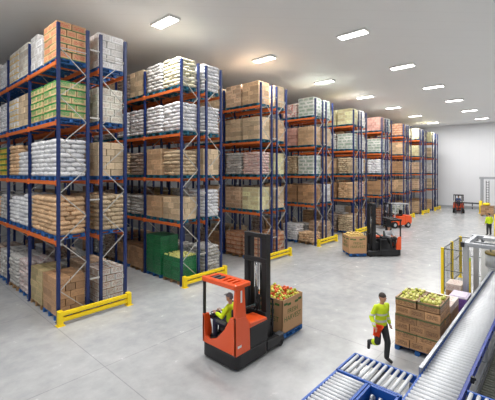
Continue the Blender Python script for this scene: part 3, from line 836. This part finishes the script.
# ------------------------------------------------------------------ counterbalance truck
def cb_truck(loc, rz, label, guard='light_grey'):
    t = thing('forklift', label, 'forklift', (loc[0], loc[1], 0), rz, 'counterbalance forklifts')
    b = B(); b.prism([(-1.1, .3), (-1.2, .5), (-1.18, .95), (-1.0, 1.1), (-.45, 1.12), (-.4, .3)], 'y', -.56, .56); b.done('counterweight', 'rt_orange', t, bev=.05)
    b = B(); b.prism([(-.45, .25), (-.45, 1.02), (.1, 1.02), (.15, .55), (.55, .5), (.75, .8), (.9, .8), (.9, .25)], 'y', -.52, .52); b.done('body', 'rt_orange', t, bev=.02)
    b = B(); b.box((-.2, 0, 1.08), (.46, .46, .12)); b.box((-.42, 0, 1.32), (.1, .44, .46)); b.done('seat', 'rt_black', t, bev=.03)
    b = B(); b.bar((.62, 0, .8), (.42, 0, 1.22), .06); b.cyl((.43, 0, 1.2), (.41, 0, 1.23), .17, 18); b.done('steering_wheel', 'rt_black', t)
    for x, y in ((-.95, -.5), (-.95, .5), (.72, -.5), (.72, .5)):
        b = B(); b.bar((x, y, .95), (x * .82 if x > 0 else x * .85, y, 2.1), .06); b.done('guard_pillar', guard, t)
    b = B()
    for y in (-.5, .5): b.box((-.1, y, 2.12), (1.45, .08, .08))
    for k in range(7): b.box((-.78 + k * .225, 0, 2.12), (.07, 1.0, .05))
    b.done('overhead_guard', guard, t)
    for x, y, r in ((.75, -.5, .3), (.75, .5, .3), (-.75, -.46, .25), (-.75, .46, .25)):
        b = B(); b.cyl((x, y - .11, r), (x, y + .11, r), r, 22); b.cyl((x, y - .115, r), (x, y + .115, r), r * .5, 14, 1); b.done('wheel', ['rubber', 'light_grey'], t)
    for y in (-.34, .34):
        b = B(); b.box((1.1, y, 1.16), (.16, .1, 2.1)); b.done('mast_rail', 'rt_black', t)
    for z in (.35, 1.25, 2.15):
        b = B(); b.box((1.1, 0, z), (.08, .76, .1)); b.done('mast_crossbar', 'rt_black', t)
    b = B(); b.cyl((1.08, 0, .3), (1.08, 0, 1.9), .045); b.done('lift_cylinder', 'rt_grey', t)
    b = B()
    for z in (.25, .6): b.box((1.22, 0, z), (.05, .95, .1))
    for y in (-.45, -.15, .15, .45): b.box((1.22, y, .85), (.035, .035, .6))
    b.box((1.22, 0, 1.15), (.035, .95, .04)); b.done('load_backrest', 'rt_black', t)
    for y in (-.28, .28):
        b = B(); b.prism([(1.25, .7), (1.25, .05), (2.3, .06), (2.3, .08), (1.3, .1), (1.3, .7)], 'y', y - .055, y + .055); b.done('fork', 'rt_grey', t)
    for y in (-.5, .5):
        b = B(); b.cyl((.82, y, 1.4), (.88, y, 1.4), .07, 12); b.done('head_lamp', 'white_paint', t)
    return t
cb_truck((32.2, 11.05), math.radians(152), 'orange forklift with pale overhead guard, parked at the foot of the racks', 'light_grey')
cb_truck((49.0, 9.5), math.radians(192), 'orange and black forklift facing the camera by the far white wall', 'rt_black')
person({k: (v if not isinstance(v, tuple) else (v[0], v[1], v[2])) for k, v in sit(1.14).items()}, (49.2, 9.54, 0), math.radians(192), 'person in blue driving the forklift by the far wall', 'bluecloth', 'navy', 'hair', False)

# ------------------------------------------------------------------ conveyors
ZR = .9
def rollers(t, pts, r, mat, cap=100):
    """pts: list of (p, q)"""
    for k, (p, q) in enumerate(pts):
        if k < cap:
            b = B(); b.cyl(p, q, r, 12); b.done('roller', mat, t)
    if len(pts) > cap:
        b = B()
        for p, q in pts[cap:]: b.cyl(p, q, r, 8)
        o = b.done('roller', mat, t); o['kind'] = 'stuff'
def leg(t, x, y, h, m='alu'):
    b = B(); b.box((x, y, h / 2), (.06, .06, h)); b.box((x, y, .01), (.14, .14, .02)); b.done('leg', m, t)
# main roller line running away along the aisle
t = thing('roller_conveyor', 'long conveyor of narrow grey rollers running away along the right edge', 'conveyor', (4.6, 1.76, 0), 0, 'roller conveyors')
L = 13.2
yl, yr = .37, -.37
b = B(); b.box((L / 2, yr, ZR - .07), (L, .04, .14)); b.box((L / 2, yr - .02, ZR - .13), (L, .04, .02)); b.box((L / 2, yr - .02, ZR - .0), (L, .04, .02)); rr_ = b.done('side_rail', 'conv_blue2', t)
for k in range(24):
    s = B(); s.cyl((.3 + k * .55, yr - .025, ZR - .06), (.3 + k * .55, yr - .045, ZR - .06), .022, 8); s.done('bolt_cover', 'rt_black', rr_)
b = B(); b.box((L / 2, yl, ZR - .1), (L, .04, .2)); b.done('side_rail', 'conv_blue', t)
b = B(); b.box((L / 2 + 1.5, yl + .03, ZR + .02), (L - 3.0, .035, .18)); b.box((L / 2 + 1.5, yl + .01, ZR + .11), (L - 3.0, .06, .022)); b.done('guide_rail', 'alu', t)
rollers(t, [((.12 + k * .135, yr + .02, ZR - .03), (.12 + k * .135, yl - .02, ZR - .03)) for k in range(96)], .048, 'roller')
for k in range(6):
    for y in (yl, yr): leg(t, .9 + k * 2.4, y, ZR - .2)
    b = B(); b.box((.9 + k * 2.4, 0, .3), (.04, .72, .04)); b.done('crossbar', 'alu', t)
b = B(); b.box((6.2, yr, .3), (11.5, .035, .035)); b.done('lower_brace', 'alu', t)
for (cx_, cy_) in ((3.4, yr - .08),):
    b = B(); b.box((cx_, cy_, ZR + .03), (.07, .06, .12)); b.cyl((cx_, cy_, ZR + .05), (cx_, cy_ - .06, ZR + .05), .025, 10); b.done('sensor', 'rt_black', t)
# lower return line under and beside it
t = thing('roller_conveyor', 'low conveyor of dull rollers beneath the right rail of the long conveyor', 'conveyor', (7.9, .98, 0), 0, 'roller conveyors')
for y in (-.34, .34):
    b = B(); b.box((4.5, y, .27), (9.0, .04, .14)); b.done('side_rail', 'rt_grey', t)
rollers(t, [((.1 + k * .11, -.32, .3), (.1 + k * .11, .32, .3)) for k in range(80)], .03, 'roller_dark')
for k in range(5):
    for y in (-.34, .34): leg(t, .3 + k * 2.1, y, .2, 'rt_grey')
# cross section A with long wide-spaced rollers
t = thing('roller_conveyor', 'short blue-framed cross conveyor with wide-spaced rollers, in front of walking worker', 'conveyor', (6.55, 2.16, 0), 0, 'roller conveyors')
for x in (.03, .87):
    b = B(); b.box((x, .66, ZR - .06), (.05, 1.3, .16)); b.done('side_rail', 'conv_blue', t)
b = B(); b.box((.45, 1.3, ZR - .06), (.88, .04, .16)); b.done('end_rail', 'conv_blue', t)
rollers(t, [((.06, .1 + k * .125, ZR + .0), (.84, .1 + k * .125, ZR + .0)) for k in range(10)], .033, 'roller')
b = B()
for k in range(10): b.box((.45, .165 + k * .125, ZR - .12), (.78, .02, .03))
b.box((.45, .66, ZR - .14), (.8, .2, .02)); b.done('drive_frame', 'rt_grey', t)
for x in (.06, .84):
    for y in (.1, 1.22): leg(t, x, y, ZR - .14)
# section B, rollers the other way
t = thing('roller_conveyor', 'blue-edged conveyor of stout rollers leaving the bottom edge, left of the blue well', 'conveyor', (4.2, 2.77, 0), 0, 'roller conveyors')
for y in (.03, .67):
    b = B(); b.box((1.16, y, ZR - .06), (2.3, .05, .17)); b.done('side_rail', 'conv_blue', t)
rollers(t, [((2.25 - k * .105, .06, ZR), (2.25 - k * .105, .64, ZR)) for k in range(21)], .034, 'roller')
for x in (.1, 2.2):
    for y in (.06, .64): leg(t, x, y, ZR - .14)
# section C, transfer well
t = thing('transfer_table', 'blue-framed transfer well with grey lifting rails between the bottom conveyors', 'conveyor', (4.9, 2.19, 0), 0)
for y in (.02, .54):
    b = B(); b.box((.82, y, ZR - .12), (1.62, .04, .3)); b.done('side_rail', 'conv_blue', t)
b = B(); b.box((1.6, .28, ZR - .12), (.05, .54, .3)); b.done('end_rail', 'conv_blue', t)
b = B(); b.box((.8, .28, ZR - .3), (1.6, .5, .03)); b.done('tray', 'rt_grey', t)
for k in range(3):
    b = B(); b.box((.95, .12 + k * .15, ZR - .14), (1.1, .05, .1)); b.cyl((1.42, .1 + k * .15, ZR - .09), (1.42, .15 + k * .15, ZR - .09), .06, 12); b.done('lifting_rail', 'alu', t)
for x in (.1, 1.5):
    for y in (.04, .52): leg(t, x, y, ZR - .28)
# section D to the right of the main line
t = thing('roller_conveyor', 'blue-framed conveyor with pale rollers in the bottom right corner', 'conveyor', (6.5, .1, 0), 0, 'roller conveyors')
for x in (.03, 1.05):
    b = B(); b.box((x, .62, ZR - .06), (.05, 1.2, .17)); b.done('side_rail', 'conv_blue', t)
rollers(t, [((.06, 1.15 - k * .12, ZR), (1.02, 1.15 - k * .12, ZR)) for k in range(9)], .034, 'roller')
for x in (.06, 1.0):
    for y in (.1, 1.15): leg(t, x, y, ZR - .14)

# ------------------------------------------------------------------ gantry, posts and machines along the line
t = thing('gantry_frame', 'grey aluminium gantry frame spanning the long roller conveyor', 'gantry', (13.9, 1.75, 0))
for x in (0, 1.9):
    for y in (.72, -1.32):
        b = B(); b.box((x, y, 1.22), (.16, .16, 2.44)); b.box((x, y, .01), (.26, .26, .02)); b.done('post', 'alu', t)
for x in (0, 1.9):
    b = B(); b.box((x, -.24, 2.5), (.16, 2.2, .13)); b.box((x - .085, -.24, 2.5), (.01, 2.0, .03)); b.done('crossbeam', 'alu', t, bev=.01)
for y in (.72, -1.32):
    b = B(); b.box((.95, y, 2.5), (1.74, .12, .12)); b.done('side_beam', 'alu', t)
b = B(); b.box((-.06, .8, 2.5), (.18, .1, .16)); b.done('motor_box', 'rt_black', t)
b = B(); b.box((1.0, .1, 2.62), (.5, .5, .1)); b.box((1.2, -.5, 2.6), (.3, 1.2, .06)); b.done('linear_drive', 'steel', t)
t = thing('light_curtain_post', 'slim yellow sensor post with lime top beside the gantry leg', 'sensor post', (14.55, 2.5, 0))
b = B(); b.box((0, 0, .95), (.12, .12, 1.7)); b.box((0, 0, .01), (.2, .2, .02)); b.done('post', 'yellow', t)
b = B(); b.box((0, 0, 1.86), (.12, .12, .12)); b.done('lime_cap', 'lime', t)
b = B(); b.box((0, 0, 2.06), (.1, .1, .28)); b.done('white_cap', 'white_paint', t)
b = B()
for k in range(8): b.box((-.062, 0, .35 + k * .16), (.005, .05, .05))
b.done('sensor_window', 'rt_black', t)
t = thing('machine_cabinet', 'narrow white machine cabinet at the far end of the long conveyor', 'cabinet', (17.5, 2.42, 0))
b = B(); b.box((.3, 0, .92), (.6, .28, 1.84)); b.done('housing', 'white_paint', t, bev=.02)
b = B(); b.box((-.005, 0, 1.1), (.01, .2, 1.2)); b.done('door', 'white_paint', t)
b = B(); b.tube([(-.1, -.3, .98), (-.1, -.25, 1.2), (-.02, -.1, 1.3), (.05, -.1, 1.2)], .035); b.done('hose', 'rubber', t)
t = thing('hopper', 'round grey hopper with olive rim hanging inside the gantry at the right edge', 'hopper', (15.1, 1.72, 0))
b = B(); b.cyl((0, 0, 1.62), (0, 0, 2.06), .36, 28, 0, .36); b.cyl((0, 0, 1.5), (0, 0, 1.62), .22, 28, 0, .36); b.done('drum', 'light_grey', t)
b = B(); b.cyl((0, 0, 2.06), (0, 0, 2.13), .38, 28); b.done('olive_rim', 'olive', t)
for y in (-.2, .2):
    b = B(); b.cyl((0, y, 2.12), (0, y, 2.44), .025, 8); b.done('hanger_rod', 'alu', t)
b = B(); b.box((0, -.285, 2.4), (.1, 1.95, .06)); b.done('support_bar', 'alu', t)

# ------------------------------------------------------------------ safety fence
t = thing('safety_fence', 'yellow-posted safety fence with dark wire mesh panels behind the carton stacks', 'fence', (15.68, 3.6, 0))
FP = [(0, 0), (1.62, 0), (3.3, 0), (0, -.9), (3.3, -.9)]
for (x, y) in FP:
    b = B(); b.box((x, y, .97), (.1, .1, 1.94)); b.box((x, y, .01), (.18, .18, .02)); b.done('fence_post', 'yellow' if y == 0 else 'rt_grey', t)
def panel(a, c):
    b = B(); a, c = Vector((*a, 0)), Vector((*c, 0)); L_ = (c - a).length; d = (c - a) / L_
    p0, p1 = a + d * .06, c - d * .06
    for z in (.2, 1.05, 1.9): b.bar(p0 + Vector((0, 0, z)), p1 + Vector((0, 0, z)), .03)
    for p in (p0, p1): b.bar(p + Vector((0, 0, .2)), p + Vector((0, 0, 1.9)), .025)
    n = int(L_ / .06)
    for k in range(1, n): q = p0 + (p1 - p0) * k / n; b.bar(q + Vector((0, 0, .2)), q + Vector((0, 0, 1.9)), .004)
    for k in range(1, 9): b.bar(p0 + Vector((0, 0, .2 + k * .19)), p1 + Vector((0, 0, .2 + k * .19)), .004)
    b.done('mesh_panel', 'dark_wire', t)
panel(FP[0], FP[1]); panel(FP[1], FP[2]); panel(FP[0], FP[3]); panel(FP[2], FP[4])

# ------------------------------------------------------------------ carton stacks beside the line
cm = carton_mat('apple_carton', (176, 134, 94), (120, 82, 54), .52); cmg = carton_mat('apple_carton_green', (176, 134, 94), (120, 82, 54), .5, (92, 104, 62), (.72, .92))
def open_carton(t, c, d, mat):
    b = B(); x, y, z = c; w = .014
    b.box((x, y, z - d[2] / 2 + .008), (d[0], d[1], .016))
    for s in (-1, 1):
        b.box((x + s * (d[0] / 2 - w / 2), y, z), (w, d[1], d[2])); b.box((x, y + s * (d[1] / 2 - w / 2), z), (d[0], w, d[2]))
        b.box((x + s * (d[0] / 2 - .02), y, z + d[2] / 2), (.04, d[1], .012)); b.box((x, y + s * (d[1] / 2 - .02), z + d[2] / 2), (d[0], .04, .012))
    b.done('open_carton', mat, t)
SX, SY = 10.57, 2.93
t = thing('pallet_load', 'stack of brown apple cartons on blue pallet beside the walking worker', 'pallet load', (SX, SY, 0), 0, 'carton stacks beside the conveyor')
link('pallet', pallet_mesh('pallet_blue'), t)
HL = .222
for k in range(5):
    z = .15 + HL * (k + .5)
    if k % 2: g = [((i - .5) * .52, (j - .5) * .57, .512, .562) for i in (0, 1) for j in (0, 1)]
    else: g = [((i - .5) * .52, (j - 1) * .38, .512, .372) for i in (0, 1) for j in (0, 1, 2)]
    for x, y, dx, dy in g:
        b = B(); b.box((0, 0, 0), (dx, dy, HL - .005)); b.box((0, 0, HL / 2 - .002), (dx * .98, .05, .004))
        o = b.done('carton', cmg if k in (1, 3) else cm, t, (x + random.uniform(-.008, .008), y + random.uniform(-.008, .008), z)); o.rotation_euler = (0, 0, random.uniform(-.012, .012))
for i in (0, 1):
    for j in (0, 1):
        c = ((i - .5) * .52, (j - .5) * .57, .15 + HL * 5.5)
        open_carton(t, c, (.51, .56, HL - .005), cmg)
        for a in range(4):
            for q in range(5):
                for k in range(2):
                    if k and random.random() < .5: continue
                    rr = .046
                    p = (SX + c[0] + (a - 1.5) * .108 + random.uniform(-.01, .01) + k * .02, SY + c[1] + (q - 2) * .1 + random.uniform(-.01, .01), c[2] + .055 + k * .088)
                    fruit('apple_pale' if random.random() < .85 else 'apple_green', p, rr, 'pale green apple in the open cartons topping the stack beside the walking worker', 'apples in the open cartons')
# three more stacks beyond it, half hidden
pkm = carton_mat('pinkish_carton', (222, 200, 190), (176, 124, 112), .45)
def side_stack(c, label, rows, h, gx=2, gy=3, w=1.0, d=1.14, pal=1):
    t = thing('pallet_load', label, 'pallet load', (c[0], c[1], 0), 0, 'carton stacks beside the conveyor')
    if pal: link('pallet', pallet_mesh('pallet_wood'), t)
    for k, m in enumerate(rows):
        for i in range(gx):
            for j in range(gy):
                b = B(); b.box((0, 0, 0), (w / gx - .014, d / gy - .014, h - .006)); b.done('carton', m, t, ((i - (gx - 1) / 2) * w / gx, (j - (gy - 1) / 2) * d / gy, .15 * pal + h * (k + .5)))
side_stack((11.74, 2.93), 'brown carton stack with pale pinkish top cartons, just behind the apple carton stack', (cm, cm, cm, cm, pkm), .2)
side_stack((12.95, 2.46), 'narrow stack of purple cartons under a pale lilac lid, beside the long conveyor', (cm, cm, MT['purple'], MT['purple']), .25, 1, 1, .72, .5, 0)
b = B(); b.box((0, 0, .02), (.72, .5, .035)); b.box((0, 0, .045), (.6, .4, .015)); lt = [o for o in COL.objects if o.get('label', '').startswith('narrow stack of purple')][0]
b.done('lid', carton_mat('lilac_lid', (206, 196, 220)), lt, (0, 0, 1.0))
side_stack((14.6, 2.92), 'brown carton stack with pink top layer, nearest the yellow wire fence', (cm, cm, cm, pkm), .235, 1, 1, .7, .5, 0)

# ------------------------------------------------------------------ far right: portal, bollards, rail
t = thing('steel_portal', 'tall grey steel portal frame in front of the far white wall', 'portal frame', (50.2, 7.25, 0))
b = B(); b.box((0, 0, 2.05), (.3, .3, 4.1)); b.done('post', 'alu', t)
b = B(); b.box((0, -4.4, 2.05), (.3, .3, 4.1)); b.done('post', 'alu', t)
b = B(); b.box((0, -2.2, 4.22), (.34, 4.9, .28)); b.done('crossbeam', 'alu', t)
for k in range(12):
    b = B(); b.box((0, -.55, .4 + k * .3), (.08, .3, .05)); b.done('rung', 'rt_grey', t)
b = B(); b.box((0, -.42, 1.95), (.06, .06, 3.9)); b.box((0, -.7, 1.95), (.06, .06, 3.9)); b.done('ladder_rail', 'rt_grey', t)
def bollard(x, y, h, r, lab):
    t = thing('bollard', lab, 'bollard', (x, y, 0), 0, 'yellow bollards')
    b = B(); b.cyl((0, 0, 0), (0, 0, h), r, 16); b.ball((0, 0, h), (r, r, r * .4), 16, 6); b.done('pipe', 'yellow', t)
    b = B(); b.cyl((0, 0, 0), (0, 0, .015), r * 1.7, 16); b.done('base_plate', 'yellow', t)
bollard(49.6, 7.3, 1.45, .16, 'yellow bollard at the foot of the far steel portal')
bollard(31.9, 3.72, 1.75, .12, 'yellow bollard right of the standing worker at the right edge')
load('br', (47.3, 6.3, 0), 'brown carton load standing under the far steel portal', 4, 0, False, 'pallet_wood', 0, 'loads by the portal')
b = B(); b.sack((0, 0, .12), (.9, .7, .3), nx=8, ny=6); o = b.done('sack', 'yellow', None, (47.3, 6.4, 1.19)); tag(o, 'yellow sack lying on the brown carton load under the far portal', 'sack')
t = thing('guard_rail', 'low grey guard rail against the far wall right of the forklift', 'guard rail', (54.2, 10.9, 0))
for y in (0, -1.0, -2.0, -3.0):
    b = B(); b.box((0, y, .45), (.1, .1, .9)); b.done('rail_post', 'rt_grey', t)
b = B(); b.box((-.06, -1.5, .8), (.06, 3.4, .18)); b.done('rail', 'rt_grey', t)
b = B(); b.box((-.06, -1.5, .35), (.06, 3.4, .12)); b.done('rail', 'alu', t)

# ------------------------------------------------------------------ racks and their loads
for i in range(9): rack(i)
FILL = ['bg5', 'wc5', 'wg8', 'tn5', 'ts8', 'lb5', 'gb8', 'ws8', 'br5', 'tb8']  # extra rear loads, largely hidden, added to block light and darken rack interiors
for i in range(9):
    for lv in range(1, 6):
        q = K[i][lv].split(); 
        while len(q) < min(2 * NB[i], 6 if i < 2 else 4): q.append(FILL[(i * 7 + lv * 3 + len(q)) % 10])
        K[i][lv] = ' '.join(q)
for side, TB in ((0, F), (1, K)):
    for i in TB:
        for lv in TB[i]:
            for sl, code in enumerate(TB[i][lv].split()):
                drop = 2 if code.endswith('-') else 0; code = code.rstrip('-')
                key, n = code[:-1], int(code[-1])
                n = min(n, {'carton': 5, 'sack': 8, 'crate': 9}[STY[key][0]])
                bay, q = divmod(sl, 2)
                y = V0 + .05 + bay * BAY + (.78 if q == 0 else 2.16) + random.uniform(-.03, .03)
                x = RU[i] + (FX[0] + FX[1] if side == 0 else FX[2] + FX[3]) / 2 + random.uniform(-.015, .015)
                z = 0.0 if lv == 1 else LZ[lv - 1] + .066
                fine = (i <= 1 and sl < (4 if side == 0 else 1)) or (i == 2 and sl < 2 and side == 0)
                rn = RN[i] + ' rack'
                pos = 'at aisle end' if sl == 0 else '%s from aisle' % ORD[sl]
                lab = '%s load, %s, %s, %s, %s' % (STY[key][2], LN[lv], rn, pos, 'near side' if side == 0 else 'far side')
                pal = ('pallet_blue' if i == 0 else 'pallet_teal') if lv > 1 else ('pallet_blue' if (i + sl) % 2 == 0 else 'pallet_wood')
                t = load(key, (x, y, z), lab, n, drop, fine, pal)
                t.rotation_euler = (0, 0, random.uniform(-.008, .008))
                if key == 'gc' and sl == 0: CRATE_TOPS.append((x, y, z + .15 + .2 * n))

for (x, y, z) in CRATE_TOPS:
    for ii in range(8):
        for jj in range(9):
            if random.random() < .12: continue
            fruit('apple_pale', (x - .42 + ii * .12 + random.uniform(-.01, .01), y - .54 + jj * .135 + random.uniform(-.01, .01), z + .035), .052,
                  'pale yellow apple in the top green crates on the second rack floor level', 'apples in the green crates')

# ------------------------------------------------------------------ world, camera, colour
w = bpy.data.worlds.new('world'); scn.world = w; w.use_nodes = True
w.node_tree.nodes['Background'].inputs[0].default_value = (.9, .95, 1, 1); w.node_tree.nodes['Background'].inputs[1].default_value = .3
cd = bpy.data.cameras.new('camera'); co = bpy.data.objects.new('camera', cd); COL.objects.link(co)
cd.sensor_width = 36; cd.lens = 348.3 / 495 * 36; cd.shift_y = -28.5 / 495; cd.clip_end = 200
co.location = (0, 0, 5); co.rotation_euler = (PI / 2, 0, -math.atan2(348.3, 315.5))
scn.camera = co
scn.view_settings.view_transform = 'Standard'; scn.view_settings.look = 'None'; scn.view_settings.gamma = 1
scn.view_settings.exposure = 0.06
scn.view_settings.use_curve_mapping = False
